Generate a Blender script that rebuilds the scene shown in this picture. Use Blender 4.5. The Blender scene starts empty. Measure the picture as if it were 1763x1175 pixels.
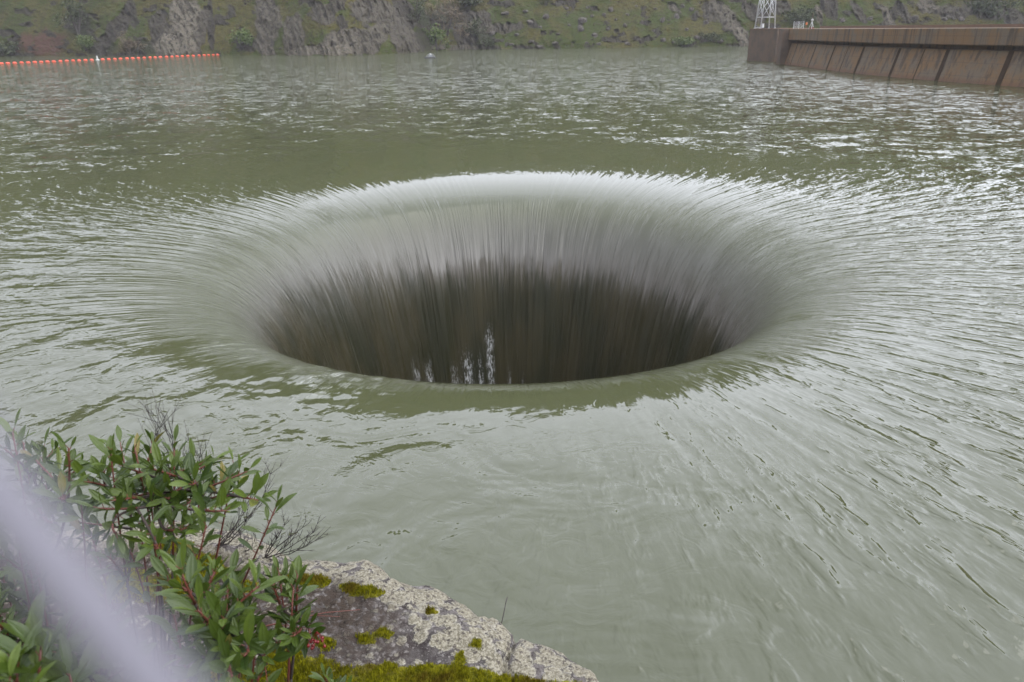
import bpy, math, random
import numpy as np
from mathutils import Vector, Matrix

S = bpy.context.scene
COL = S.collection
R = math.radians
# ---------------------------------------------------------------- camera
FPX, CXP, CYP = 1300.0, 881.5, 587.5
PITCH, ROLL, EYE = R(22.43), R(0.84), 5.6
cf = np.array([0, math.cos(PITCH), -math.sin(PITCH)])
u0 = np.array([0, math.sin(PITCH), math.cos(PITCH)]); r0 = np.array([1.0, 0, 0])
cr = r0*math.cos(ROLL) - u0*math.sin(ROLL)
cu = u0*math.cos(ROLL) + r0*math.sin(ROLL)
O = np.array([0, 0, EYE])
def ray(px, py):
    d = cf*FPX + (px-CXP)*cr - (py-CYP)*cu
    return d/np.linalg.norm(d)
def at(px, py, dist):
    return O + ray(px, py)*dist
def on_z(px, py, z=0.0):
    d = ray(px, py); return O + d*((z-EYE)/d[2])
def proj(P):
    Q = np.asarray(P, float) - O
    w = Q@cf; w = np.where(np.abs(w) < 1e-6, 1e-6, w)
    return CXP + FPX*(Q@cr)/w, CYP - FPX*(Q@cu)/w, w
cam = bpy.data.cameras.new('camera'); co = bpy.data.objects.new('camera', cam); COL.objects.link(co)
M = Matrix(((cr[0], cu[0], -cf[0], 0), (cr[1], cu[1], -cf[1], 0), (cr[2], cu[2], -cf[2], EYE), (0, 0, 0, 1)))
co.matrix_world = M
cam.sensor_width = 36; cam.lens = 36*FPX/1763
cam.clip_start = 0.01; cam.clip_end = 3000
cam.dof.use_dof = True; cam.dof.focus_distance = 3.6; cam.dof.aperture_fstop = 8.8
S.camera = co
# ---------------------------------------------------------------- light
SUN_AZ, SUN_EL = R(112), R(52)       # azimuth measured from +Y towards +X
W = bpy.data.worlds.new('World'); S.world = W; W.use_nodes = True
nt = W.node_tree; nt.nodes.clear()
def wn(t, **k):
    n = nt.nodes.new(t)
    for a, b in k.items(): setattr(n, a, b)
    return n
sky = wn('ShaderNodeTexSky', sky_type='NISHITA', sun_disc=False, sun_elevation=SUN_EL, sun_rotation=SUN_AZ)
geo = wn('ShaderNodeTexCoord'); sep = wn('ShaderNodeSeparateXYZ'); nt.links.new(geo.outputs['Generated'], sep.inputs[0])
def wmath(op, a, b):
    n = wn('ShaderNodeMath', operation=op)
    for i, v in enumerate((a, b)):
        if isinstance(v, (int, float)): n.inputs[i].default_value = v
        else: nt.links.new(v, n.inputs[i])
    return n.outputs[0]
zz = wmath('MAXIMUM', sep.outputs[2], 0.0)
lum = wmath('ADD', wmath('MULTIPLY', zz, -0.18), 1.02)
lum = wmath('ADD', lum, wmath('MULTIPLY', sep.outputs[0], 0.30))
lum = wmath('ADD', lum, wmath('MULTIPLY', sep.outputs[1], 0.05))
wcn = wn('ShaderNodeTexNoise'); wcn.inputs['Scale'].default_value = 2.2; wcn.inputs['Detail'].default_value = 3
nt.links.new(geo.outputs['Generated'], wcn.inputs['Vector'])
lum = wmath('MULTIPLY', lum, wmath('ADD', wmath('MULTIPLY', wcn.outputs['Fac'], 0.5), 0.75))
lum = wmath('MULTIPLY', lum, 7.0)
cloud = wn('ShaderNodeCombineColor')
for i, k in enumerate((0.95, 0.975, 1.075)): nt.links.new(wmath('MULTIPLY', lum, k), cloud.inputs[i])
mx = wn('ShaderNodeMixRGB'); mx.inputs[0].default_value = 0.93
nt.links.new(sky.outputs[0], mx.inputs[1]); nt.links.new(cloud.outputs[0], mx.inputs[2])
bg = wn('ShaderNodeBackground'); bg.inputs[1].default_value = 0.15
nt.links.new(mx.outputs[0], bg.inputs[0])
wo = wn('ShaderNodeOutputWorld'); nt.links.new(bg.outputs[0], wo.inputs[0])
sl = bpy.data.lights.new('sun', 'SUN'); sl.energy = 1.3; sl.angle = R(95); sl.color = (1, .97, .93)
so = bpy.data.objects.new('sun', sl); COL.objects.link(so)
sd = Vector((math.sin(SUN_AZ)*math.cos(SUN_EL), math.cos(SUN_AZ)*math.cos(SUN_EL), math.sin(SUN_EL)))
so.rotation_euler = sd.to_track_quat('Z', 'Y').to_euler()
S.view_settings.view_transform = 'Standard'; S.view_settings.look = 'None'
S.view_settings.exposure = 1.34; S.view_settings.gamma = 1.0
S.render.engine = 'CYCLES'

# ---------------------------------------------------------------- numpy noise
def _h(ix, iy, iz, seed):
    n = (ix.astype(np.int64)*374761393 + iy.astype(np.int64)*668265263 + iz.astype(np.int64)*2147483647 + seed*1274126177) & 0xffffffff
    n = ((n ^ (n >> 13))*1274126177) & 0xffffffff
    n = ((n ^ (n >> 15))*2246822519) & 0xffffffff
    return ((n ^ (n >> 16)) & 0xffffff)/float(0xffffff)
def vnoise(x, y, z=None, seed=0):
    x = np.asarray(x, float); y = np.asarray(y, float)+0*x; z = np.zeros_like(x) if z is None else np.asarray(z, float)+0*x
    ix, iy, iz = np.floor(x), np.floor(y), np.floor(z)
    fx, fy, fz = x-ix, y-iy, z-iz
    ux, uy, uz = [f*f*f*(f*(f*6-15)+10) for f in (fx, fy, fz)]
    r = 0
    for dx in (0, 1):
        for dy in (0, 1):
            for dz in (0, 1):
                w = (ux if dx else 1-ux)*(uy if dy else 1-uy)*(uz if dz else 1-uz)
                r = r + w*_h(ix+dx, iy+dy, iz+dz, seed)
    return r*2-1
def fbm(x, y, z=None, o=4, seed=0, lac=2.03, gain=.5):
    a, s, t = 1.0, 0, 0
    x = np.asarray(x, float)
    for i in range(o):
        s = s + a*vnoise(x, y, z, seed+i*17); t += a
        x = x*lac+3.1; y = np.asarray(y)*lac+1.7
        if z is not None: z = np.asarray(z)*lac
        a *= gain
    return s/t
def sstep(a, b, x):
    t = np.clip((x-a)/(b-a), 0, 1); return t*t*(3-2*t)

# ---------------------------------------------------------------- object helpers
def mesh_obj(name, V, F, mat=None, parent=None, smooth=True, attrs=None, loc=None):
    me = bpy.data.meshes.new(name)
    V = np.asarray(V, float)
    if loc is not None: V = V - np.asarray(loc, float)
    if isinstance(F, np.ndarray) and F.ndim == 2:
        k = F.shape[1]
        me.vertices.add(len(V)); me.vertices.foreach_set('co', V.astype(np.float32).ravel())
        me.loops.add(F.size); me.loops.foreach_set('vertex_index', F.astype(np.int32).ravel())
        me.polygons.add(len(F)); me.polygons.foreach_set('loop_start', np.arange(0, F.size, k, dtype=np.int32))
        me.polygons.foreach_set('loop_total', np.full(len(F), k, dtype=np.int32))
        me.update(calc_edges=True)
    else:
        me.from_pydata([tuple(v) for v in V], [], [tuple(f) for f in F])
    me.validate(clean_customdata=False)
    me.polygons.foreach_set('use_smooth', [smooth]*len(me.polygons))
    for k, a in (attrs or {}).items():
        at_ = me.attributes.new(k, 'FLOAT', 'POINT'); at_.data.foreach_set('value', np.asarray(a, np.float32))
    o = bpy.data.objects.new(name, me); COL.objects.link(o)
    if loc is not None: o.location = tuple(float(c) for c in loc)
    if mat: me.materials.append(mat)
    if parent: o.parent = parent
    return o
def tag(o, label=None, cat=None, group=None, kind=None):
    if label: o['label'] = label
    if cat: o['category'] = cat
    if group: o['group'] = group
    if kind: o['kind'] = kind
    return o
def empty(name, loc=(0, 0, 0), rz=0):
    o = bpy.data.objects.new(name, None); COL.objects.link(o)
    o.location = tuple(float(c) for c in loc); o.rotation_euler = (0, 0, rz); o.empty_display_size = .2
    return o
def grid_faces(nu, nv, wrap_u=False):
    i = np.arange(nu if wrap_u else nu-1); j = np.arange(nv-1)
    I, J = np.meshgrid(i, j, indexing='ij'); I2 = (I+1) % nu
    return np.stack([I*nv+J, I2*nv+J, I2*nv+J+1, I*nv+J+1], -1).reshape(-1, 4)
class MB:
    def __init__(s): s.V = []; s.F = []
    def add(s, V, F):
        n = len(s.V); s.V += [tuple(map(float, v)) for v in V]; s.F += [tuple(int(i)+n for i in f) for f in F]; return s
    def box(s, c, d, ax=None):
        c = np.array(c, float); d = np.array(d, float)/2
        A = np.eye(3) if ax is None else np.array(ax)
        P = [c + A.T@(d*np.array(k)) for k in ((-1,-1,-1),(1,-1,-1),(1,1,-1),(-1,1,-1),(-1,-1,1),(1,-1,1),(1,1,1),(-1,1,1))]
        return s.add(P, ((0,3,2,1),(4,5,6,7),(0,1,5,4),(1,2,6,5),(2,3,7,6),(3,0,4,7)))
    def tube(s, pts, rad, n=8, caps=True):
        pts = [np.array(p, float) for p in pts]; m = len(pts)
        rad = rad if hasattr(rad, '__len__') else [rad]*m
        V = []; prev = None
        for i, p in enumerate(pts):
            t = pts[min(i+1, m-1)]-pts[max(i-1, 0)]; t = t/(np.linalg.norm(t)+1e-9)
            a = prev if prev is not None else (np.array([0, 0, 1.]) if abs(t[2]) < .9 else np.array([1., 0, 0]))
            b = a-t*(a@t); b /= np.linalg.norm(b)+1e-9; prev = b; c = np.cross(t, b)
            for k in range(n):
                an = 2*math.pi*k/n; V.append(p+rad[i]*(b*math.cos(an)+c*math.sin(an)))
        F = [(i*n+k, i*n+(k+1) % n, (i+1)*n+(k+1) % n, (i+1)*n+k) for i in range(m-1) for k in range(n)]
        if caps: F += [tuple(range(n-1, -1, -1)), tuple((m-1)*n+k for k in range(n))]
        return s.add(V, F)
    def lathe(s, c, prof, n=20):
        c = np.array(c, float); V = []; m = len(prof)
        for r_, z in prof:
            for k in range(n):
                a = 2*math.pi*k/n; V.append(c+np.array([r_*math.cos(a), r_*math.sin(a), z]))
        F = [(i*n+k, i*n+(k+1) % n, (i+1)*n+(k+1) % n, (i+1)*n+k) for i in range(m-1) for k in range(n)]
        F += [tuple(range(n-1, -1, -1)), tuple((m-1)*n+k for k in range(n))]
        return s.add(V, F)
    def build(s, name, mat, parent=None, smooth=False, loc=None):
        return mesh_obj(name, s.V, s.F, mat, parent, smooth, loc=loc)

# ---------------------------------------------------------------- material helpers
class NT:
    def __init__(s, name):
        s.m = bpy.data.materials.new(name); s.m.use_nodes = True; s.t = s.m.node_tree; s.t.nodes.clear()
        s.out = s.t.nodes.new('ShaderNodeOutputMaterial'); s.b = s.t.nodes.new('ShaderNodeBsdfPrincipled')
        s.t.links.new(s.b.outputs[0], s.out.inputs[0])
    def n(s, t, **k):
        n = s.t.nodes.new(t)
        for a, b in k.items(): setattr(n, a, b)
        return n
    def put(s, sock, v):
        if isinstance(v, (int, float)): sock.default_value = v
        elif isinstance(v, (tuple, list)): sock.default_value = (*v, 1) if len(v) == 3 and sock.type == 'RGBA' else v
        else: s.t.links.new(v, sock)
    def math(s, op, a, b=0.0, c=0.0, clamp=False):
        n = s.n('ShaderNodeMath', operation=op); n.use_clamp = clamp
        s.put(n.inputs[0], a); s.put(n.inputs[1], b); s.put(n.inputs[2], c); return n.outputs[0]
    def mul(s, a, b): return s.math('MULTIPLY', a, b)
    def add(s, a, b): return s.math('ADD', a, b)
    def attr(s, name): return s.n('ShaderNodeAttribute', attribute_name=name).outputs['Fac']
    def pos(s): return s.n('ShaderNodeNewGeometry').outputs['Position']
    def obj(s): return s.n('ShaderNodeTexCoord').outputs['Object']
    def noise(s, vec, scale, detail=3, rough=.5, dist=0.0, norm=True):
        n = s.n('ShaderNodeTexNoise'); n.noise_dimensions = '3D'; n.normalize = norm
        s.put(n.inputs['Vector'], vec); s.put(n.inputs['Scale'], scale); n.inputs['Detail'].default_value = detail
        n.inputs['Roughness'].default_value = rough; n.inputs['Distortion'].default_value = dist
        return n.outputs['Fac']
    def voro(s, vec, scale, feature='F1', out='Distance', rnd=1.0):
        n = s.n('ShaderNodeTexVoronoi', feature=feature); s.put(n.inputs['Vector'], vec); n.inputs['Scale'].default_value = scale
        n.inputs['Randomness'].default_value = rnd
        return n.outputs[out]
    def ss(s, x, a, b):
        n = s.n('ShaderNodeMapRange', interpolation_type='SMOOTHSTEP'); s.put(n.inputs[0], x)
        s.put(n.inputs[1], a); s.put(n.inputs[2], b); n.inputs[3].default_value = 0; n.inputs[4].default_value = 1
        return n.outputs[0]
    def mix(s, f, a, b, mode='MIX'):
        n = s.n('ShaderNodeMixRGB', blend_type=mode); s.put(n.inputs[0], f); s.put(n.inputs[1], a); s.put(n.inputs[2], b); return n.outputs[0]
    def scale(s, vec, sc):
        n = s.n('ShaderNodeMapping'); s.put(n.inputs[0], vec); n.inputs['Scale'].default_value = sc; return n.outputs[0]
    def bump(s, h, dist=1.0, strength=1.0, normal=None):
        n = s.n('ShaderNodeBump'); s.put(n.inputs['Height'], h); n.inputs['Distance'].default_value = dist; n.inputs['Strength'].default_value = strength
        if normal is not None: s.t.links.new(normal, n.inputs['Normal'])
        return n.outputs[0]
    def fin(s, col=None, rough=None, normal=None, **k):
        if col is not None: s.put(s.b.inputs['Base Color'], col)
        if rough is not None: s.put(s.b.inputs['Roughness'], rough)
        if normal is not None: s.put(s.b.inputs['Normal'], normal)
        for a, b in k.items(): s.put(s.b.inputs[a], b)
        return s.m
def simple(name, col, rough=.6, var=.25, sc=8, bump=0.0, metal=0.0):
    t = NT(name); p = t.obj(); f = t.noise(p, sc, 4, .6)
    c = t.mix(f, tuple(c_*(1-var) for c_ in col), tuple(min(1, c_*(1+var)) for c_ in col))
    return t.fin(c, rough, t.bump(f, bump) if bump else None, Metallic=metal)

# ================================================================ WATER
FC = np.array([-0.12, 21.6])          # centre of the spillway funnel
# profile of the free surface: slope angle against radius
pr = np.array([600, 30, 20, 15.5, 13.5, 12.0, 11.0, 10.4, 9.8, 9.3, 8.85, 8.4, 7.95, 7.5, 7.2, 6.9, 6.6])
pr = np.where(pr < 12.5, pr-.30, pr)
pa = np.array([0, 0, .35, 1.1, 2.0, 3.4, 5.0, 6.9, 9.8, 13.5, 20, 30, 43, 56, 64, 71, 76])
# wave speed rings
NTH = 1600
rings = [(600., 0., 0.)]
r_ = 300.; z_ = 0.; s_ = 0.
rr = list(np.concatenate([np.geomspace(300, 40, 60, endpoint=False), np.geomspace(40, 15.5, 90, endpoint=False), np.linspace(15.5, 6.0, 185)]))
PR = [(600., 0.)]; zc = 0.0
for i, r1 in enumerate(rr):
    r_prev = PR[-1][0]; mid = (r1+r_prev)/2
    ang = np.interp(mid, pr[::-1], pa[::-1]) if mid < 40 else 0
    zc -= math.tan(R(ang))*(r_prev-r1); PR.append((r1, zc))
a_deep = 76.; rcur, zcur = PR[-1]
for k in range(150):                     # shaft: nearly vertical and narrowing a little
    a_deep = min(83.5, a_deep+.12); step = .12
    rcur -= step*math.cos(R(a_deep)); zcur -= step*math.sin(R(a_deep)); PR.append((rcur, zcur))
PR = np.array(PR)
arc = np.concatenate([[0], np.cumsum(np.hypot(np.diff(PR[:, 0]), np.diff(PR[:, 1])))])
i12 = np.argmin(np.abs(PR[:, 0]-12)); arc = arc-arc[i12]-12.0; arc = -arc   # arc == radius at r = 12 and outwards, runs on below the lip
th = np.linspace(0, 2*math.pi, NTH, endpoint=False)
TH, RI = np.meshgrid(th, PR[:, 0], indexing='ij'); _, ZI = np.meshgrid(th, PR[:, 1], indexing='ij'); _, AI = np.meshgrid(th, arc, indexing='ij')
X = FC[0]+RI*np.cos(TH); Y = FC[1]+RI*np.sin(TH); Z = ZI.copy()
# calm water lies front-left of the hole, chop elsewhere
px, py, w = proj(np.stack([X, Y, np.zeros_like(X)], -1).reshape(-1, 3)); px = px.reshape(X.shape); py = py.reshape(X.shape)
dirang = np.degrees(np.arctan2(X-FC[0], -(Y-FC[1])))      # 0 = towards the camera, + to the right
calm = sstep(35, -10, dirang)*sstep(-125, -75, dirang)*sstep(8, 10, RI)
calm = np.where((Y > 40), 0, calm)
# real wave relief on the mesh: fans of current drawn into the hole, gentle swell outside
cD, sD = np.cos(TH), np.sin(TH)
fan = fbm(cD*26, sD*26, AI*.25, 3, 5)
fan2 = fbm(cD*80, sD*80, AI*.3, 2, 9)
wf = sstep(26, 14, RI)*(0.25+0.75*sstep(9.5, 13, RI)) * sstep(-16, -4, ZI)
Z += wf*(.026*fan+.006*fan2)*(1-.5*calm)*(1-.8*sstep(-.1, .6, sD))
rad_off = sstep(-.8, -3, ZI)*(.10*fbm(cD*14, sD*14, ZI*.12, 3, 31)+.03*fan2)
X += rad_off*cD; Y += rad_off*sD
swell = .035*fbm(X*.22, Y*.35, None, 3, 41)*sstep(14, 24, RI)*sstep(300, 60, RI)
Z += swell*(1-.6*calm)
# the disturbed spot on the near-left lip
dl = np.hypot(X-(FC[0]-3.4), Y-(FC[1]-8.6))
Z += .06*np.exp(-(dl/1.3)**2)*(0.4+fbm(X*2.3, Y*2.3, None, 3, 77))
V = np.stack([X, Y, Z], -1).reshape(-1, 3)
Fq = grid_faces(NTH, len(PR), True)[:, ::-1]
cap_idx = len(V); V = np.vstack([V, [[FC[0], FC[1], PR[-1, 1]-.3]]])
t = NT('water')
P = t.pos(); sx = t.n('ShaderNodeSeparateXYZ'); t.put(sx.inputs[0], P)
dx = t.math('SUBTRACT', sx.outputs[0], float(FC[0])); dy = t.math('SUBTRACT', sx.outputs[1], float(FC[1]))
r2 = t.math('SQRT', t.add(t.mul(dx, dx), t.mul(dy, dy)))
ux = t.math('DIVIDE', dx, r2); uy = t.math('DIVIDE', dy, r2)
arcA = t.attr('arc'); calmA = t.attr('calm'); depth = t.math('MULTIPLY', sx.outputs[2], -1.0)
# gentle warp so streaks wander
def polar(K, f, swirl=0.0):
    c = t.n('ShaderNodeCombineXYZ')
    t.put(c.inputs[0], t.mul(ux, K)); t.put(c.inputs[1], t.mul(uy, K)); t.put(c.inputs[2], t.mul(arcA, f)); return c.outputs[0]
flat2 = t.n('ShaderNodeCombineXYZ'); t.put(flat2.inputs[0], sx.outputs[0]); t.put(flat2.inputs[1], sx.outputs[1]); flat2 = flat2.outputs[0]
wallM = t.ss(r2, 10.2, 8.2)
fineS = t.noise(polar(120, .35), 1.0, 3, .6, 0, False)
thinS = t.noise(polar(320, .3), 1.0, 2, .55, 0, False)
# radial dashes outside the lip
dash = t.noise(polar(44, 1.15), 1.0, 3, .5, 0.15, False)
dash2 = t.noise(polar(85, .9), 1.0, 2, .5, 0.1, False)
swirlN = t.noise(flat2, .45, 3, .5, .9, False)
swirlF = t.noise(flat2, 2.2, 3, .55, 1.2, False)
wr = t.ss(r2, 34.0, 17.0)                    # radial regime
wc = t.ss(r2, 14.0, 30.0)                    # chop regime
act = t.math('SUBTRACT', 1.0, t.mul(calmA, .86))
lipq = t.math('MINIMUM', t.add(t.add(t.mul(t.ss(r2, 10.6, 14.5), .78), .22), t.mul(t.math('SUBTRACT', 1.0, t.math('ABSOLUTE', uy)), .5)), 1.0)                  # glassy ring just outside the lip
backq = t.math('SUBTRACT', 1.0, t.mul(t.ss(uy, .0, .75), .85))
sparse = t.mul(t.ss(dash, .05, .5), .013)
h = t.mul(t.mul(t.add(t.add(t.mul(dash, .015), sparse), t.mul(t.mul(dash2, t.ss(r2, 11.0, 14.5)), .0026)), wr), t.mul(t.mul(lipq, act), backq))
farw = t.math('MAXIMUM', wc, t.mul(t.ss(r2, 13.0, 25.0), t.ss(uy, -.15, .7)))
nA = t.n('ShaderNodeTexNoise'); t.put(nA.inputs['Vector'], t.scale(flat2, (4.2, 5.0, 1))); nA.inputs['Scale'].default_value = 1.0; nA.inputs['Detail'].default_value = 5; nA.inputs['Roughness'].default_value = .66
nB = t.n('ShaderNodeTexNoise'); t.put(nB.inputs['Vector'], t.scale(flat2, (.85, 1.1, 1))); nB.inputs['Scale'].default_value = 1.0; nB.inputs['Detail'].default_value = 3; nB.inputs['Roughness'].default_value = .6
gust = t.ss(t.noise(t.scale(flat2, (.03, .07, 1)), 1.0, 4, .62), .36, .64)
h = t.add(h, t.mul(t.add(t.mul(swirlN, .04), t.mul(swirlF, .0045)), t.mul(calmA, t.ss(r2, 9.5, 12.0))))
rope = t.add(t.mul(t.ss(t.noise(polar(11, .12), 1.0, 3, .6), .34, .64), 1.0), .25)
wall_h = t.mul(rope, t.add(t.mul(fineS, .0115), t.mul(thinS, .0032)))
h = t.add(h, t.mul(wall_h, t.add(t.mul(wallM, .9), t.mul(t.mul(t.ss(r2, 13.0, 9.8), .05), act))))
lipS = t.noise(polar(52, .16), 1.0, 2, .5, 0.0, False)
lipW = t.mul(t.mul(t.ss(r2, 13.2, 11.0), t.ss(r2, 7.6, 9.2)), t.add(t.mul(t.ss(uy, -.75, -.2), .85), .10))
h = t.add(h, t.mul(t.mul(lipS, .013), t.mul(lipW, t.add(t.mul(t.ss(uy, .9, .5), .6), .4))))
nrm = t.bump(h, 1.0)
def vsub(v, k):
    a = t.n('ShaderNodeVectorMath', operation='SUBTRACT'); t.put(a.inputs[0], v); a.inputs[1].default_value = (.5, .5, .5)
    b = t.n('ShaderNodeVectorMath', operation='MULTIPLY'); t.put(b.inputs[0], a.outputs[0]); b.inputs[1].default_value = (k*.75, k*1.25, 0); return b.outputs[0]
va = t.n('ShaderNodeVectorMath', operation='ADD'); t.put(va.inputs[0], vsub(nA.outputs["Color"], .62)); t.put(va.inputs[1], vsub(nB.outputs['Color'], .42))
vs = t.n('ShaderNodeVectorMath', operation='SCALE'); t.put(vs.inputs[0], va.outputs[0]); t.put(vs.inputs['Scale'], t.mul(farw, t.mul(act, t.add(t.add(t.mul(gust, .50), .50), t.mul(t.ss(r2, 22.0, 75.0), 2.1)))))
vn = t.n('ShaderNodeVectorMath', operation='ADD'); t.put(vn.inputs[0], nrm); t.put(vn.inputs[1], vs.outputs[0])
vz = t.n('ShaderNodeVectorMath', operation='NORMALIZE'); t.put(vz.inputs[0], vn.outputs[0]); nrm = vz.outputs[0]
# colour: silty green lake water; the shaft's gloom and its jagged reflection edge are painted in by depth
base = t.mix(t.noise(flat2, .12, 3), (.042, .0475, .021), (.049, .055, .025))
strk = t.noise(polar(70, .12), 1.0, 4, .65)
strk2 = t.noise(polar(230, .10), 1.0, 3, .65)
pale = t.mul(t.mul(rope, t.ss(t.add(t.mul(strk, .6), t.mul(strk2, .4)), .44, .70)), t.ss(depth, 1.0, 2.6))
col = t.mix(t.mul(t.ss(depth, .7, 1.9), .75), base, (.068, .066, .054)); col = t.mix(t.mul(t.ss(depth, 1.6, 3.2), .85), col, (.110, .101, .090))
col = t.mix(t.mul(pale, .30), col, (.20, .19, .175))
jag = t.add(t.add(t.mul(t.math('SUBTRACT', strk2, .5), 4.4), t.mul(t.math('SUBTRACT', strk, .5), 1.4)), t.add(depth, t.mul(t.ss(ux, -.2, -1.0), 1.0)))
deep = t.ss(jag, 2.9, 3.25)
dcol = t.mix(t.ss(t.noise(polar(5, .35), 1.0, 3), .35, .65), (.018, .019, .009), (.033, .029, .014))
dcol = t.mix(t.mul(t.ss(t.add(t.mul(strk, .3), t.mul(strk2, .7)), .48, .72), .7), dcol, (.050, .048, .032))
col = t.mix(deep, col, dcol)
fo = 0.0
for (cx0, w0, d0) in ((-.13, .028, 4.6), (-.20, .02, 5.8), (-.29, .04, 5.5), (-.38, .03, 6.0), (-.54, .025, 5.6), (-.62, .022, 5.6), (.0, .014, 6.4), (.1, .014, 6.7)):
    g_ = t.math('ABSOLUTE', t.math('SUBTRACT', ux, cx0)); g_ = t.mul(t.ss(g_, w0*1.6, w0*.2), t.ss(depth, d0, d0+1.3)); fo = g_ if isinstance(fo, float) else t.add(fo, g_)
fo2 = t.noise(polar(120, 4.5), 1.0, 4, .8)
foamD = t.mul(t.ss(t.add(t.mul(fo, .09), fo2), .57, .63), t.mul(t.math('MINIMUM', fo, 1.0), t.ss(uy, .5, .6)))
col = t.mix(t.mul(foamD, .95), col, (.36, .37, .37))
foamL = t.mul(t.attr('froth'), t.ss(t.noise(polar(60, 1.6), 1.0, 5, .7), .53, .64))
col = t.mix(t.mul(foamL, .6), col, (.28, .29, .26))
rgh = t.add(t.add(t.mul(deep, .25), .05), t.mul(t.ss(r2, 30.0, 150.0), .06))
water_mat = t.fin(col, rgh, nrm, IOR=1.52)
froth = np.exp(-(dl/1.0)**2)+.5*np.exp(-(np.hypot(X-(FC[0]-6.0), Y-(FC[1]-7.0))/1.4)**2)
vals = {'arc': np.append(AI.ravel(), arc[-1]), 'calm': np.append(calm.ravel(), 0), 'froth': np.append(froth.ravel(), 0)}
Fl = Fq
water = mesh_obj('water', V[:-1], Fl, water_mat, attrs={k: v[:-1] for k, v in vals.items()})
tag(water, kind='structure')
# churning pool closing the shaft far below
mb = MB(); mb.lathe((FC[0], FC[1], PR[-1, 1]-.4), [(PR[-1, 0]+.4, 0), (PR[-1, 0]+.4, .5), (.1, .7)], 48)
tag(mb.build('shaft_water', simple('dark_pool', (.02, .022, .015), .3), smooth=True), kind='structure')

# ================================================================ FAR HILLSIDE
def horizon_dir(px_):  # azimuth of a pixel column at the horizon
    d = ray(px_, 51-.0147*(px_-881.5)); return math.atan2(d[0], d[1])
shore_px = np.array([-900, 0, 200, 300, 400, 480, 560, 650, 720, 790, 860, 1000, 1150, 1270, 1400, 1763, 2600], float)
shore_py = np.array([110, 97, 97, 96.5, 95, 95.5, 96.5, 94, 91, 86, 85, 83.5, 81.5, 80, 79, 74, 62], float)
sp = np.array([on_z(a, b) for a, b in zip(shore_px[1:-1], shore_py[1:-1])])
saz = np.arctan2(sp[:, 0], sp[:, 1]); srr = np.hypot(sp[:, 0], sp[:, 1])
saz = np.concatenate([[R(-75)], saz, [R(75)]]); srr = np.concatenate([[150.], srr, [150.]])
NA, NH = 1500, 230
az = np.concatenate([np.linspace(R(-75), R(-36), 80, endpoint=False), np.linspace(R(-36), R(36), NA, endpoint=False), np.linspace(R(36), R(75), 80)])
hh = np.concatenate([np.linspace(-2, 24, 170), np.geomspace(24.8, 135, NH-170)])
AZ, HH = np.meshgrid(az, hh, indexing='ij')
base_r = np.interp(AZ, saz, srr)
top = 88+26*np.exp(-((AZ-R(-30))/R(30))**2)-22*np.exp(-((AZ-R(40))/R(22))**2)
hz = np.minimum(HH, top)+(HH-np.minimum(HH, top))*.1
RR = base_r+(np.maximum(hz, 0)*1.25)+np.minimum(hz, 0)*.8
u = AZ*200; v = hz
RR += 5*fbm(u*.03, v*.02, None, 4, 3)*sstep(0, 12, v)+2.2*fbm(u*.12, v*.06, None, 4, 8)*sstep(-1, 3, v)
# screen-independent list of crags given by bearing and height
tmp = np.stack([base_r*np.sin(AZ), base_r*np.cos(AZ), hz], -1).reshape(-1, 3)
qx, qy, _ = proj(tmp); qx = qx.reshape(AZ.shape); qy = qy.reshape(AZ.shape)
rock = np.zeros_like(AZ); pale = np.zeros_like(AZ); red = np.zeros_like(AZ); darkr = np.zeros_like(AZ)
def blob(cx, cy, wx, wy, slant=0.0, k=2.5):
    ex = (qx-cx-slant*(qy-cy))/wx; ey = (qy-cy)/wy
    n = .55*fbm(qx*.05, qy*.05, None, 4, int(abs(cx*7+cy))%97)
    return sstep(1.25, .75, (np.abs(ex)**k+np.abs(ey)**k)**(1/k)+n)
crags = [  # cx, cy, half-width, half-height, slant, paleness
    (318, 35, 26, 50, -.12, .8), (305, 78, 34, 20, 0, .9), (278, 55, 18, 45, .2, .15), (345, 50, 14, 40, -.1, .3),
    (460, 45, 22, 56, -.05, .45), (505, 60, 18, 34, 0, .4), (545, 88, 60, 9, 0, .8), (600, 74, 50, 22, -.35, .55), (648, 66, 26, 34, -.45, .5),
    (690, 62, 26, 34, .55, .35), (560, 18, 26, 20, -.3, .35), (640, 15, 40, 28, .5, .4), (700, 20, 18, 30, .6, .1), (362, 30, 6, 60, .05, 0),
    (818, 30, 26, 16, .2, .3), (860, 48, 34, 10, -.15, .35), (800, 62, 16, 20, .2, .2), (790, 82, 40, 5, 0, .5), (190, 60, 12, 40, -.5, .05), (215, 30, 14, 30, -.4, .05),
    (1255, 35, 16, 40, .55, .5), (1278, 62, 12, 22, .45, .8), (1222, 15, 14, 20, .3, .3), (1300, 22, 16, 26, .5, .3), (1160, 12, 10, 12, .5, .6),
    (1410, 28, 7, 22, .2, .7), (1530, 30, 10, 26, .45, .6), (1555, 18, 14, 20, .5, .3), (1600, 12, 20, 14, .5, .6), (1640, 22, 24, 14, .3, .3), (1700, 14, 34, 18, .4, .35), (1745, 28, 20, 14, .3, .3), (1340, 10, 22, 14, .3, .2), (1430, 12, 14, 20, .3, .1), (1478, 22, 10, 22, .4, .2)]
for (cx, cy, wx, wy, sl_, pl) in crags:
    b = blob(cx, cy, wx, wy, sl_); rock = np.maximum(rock, b); pale = np.where(b > .2, np.maximum(pale, pl*b), pale)
red = blob(68, 78, 40, 22, .0); red = red*(1-rock)
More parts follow.
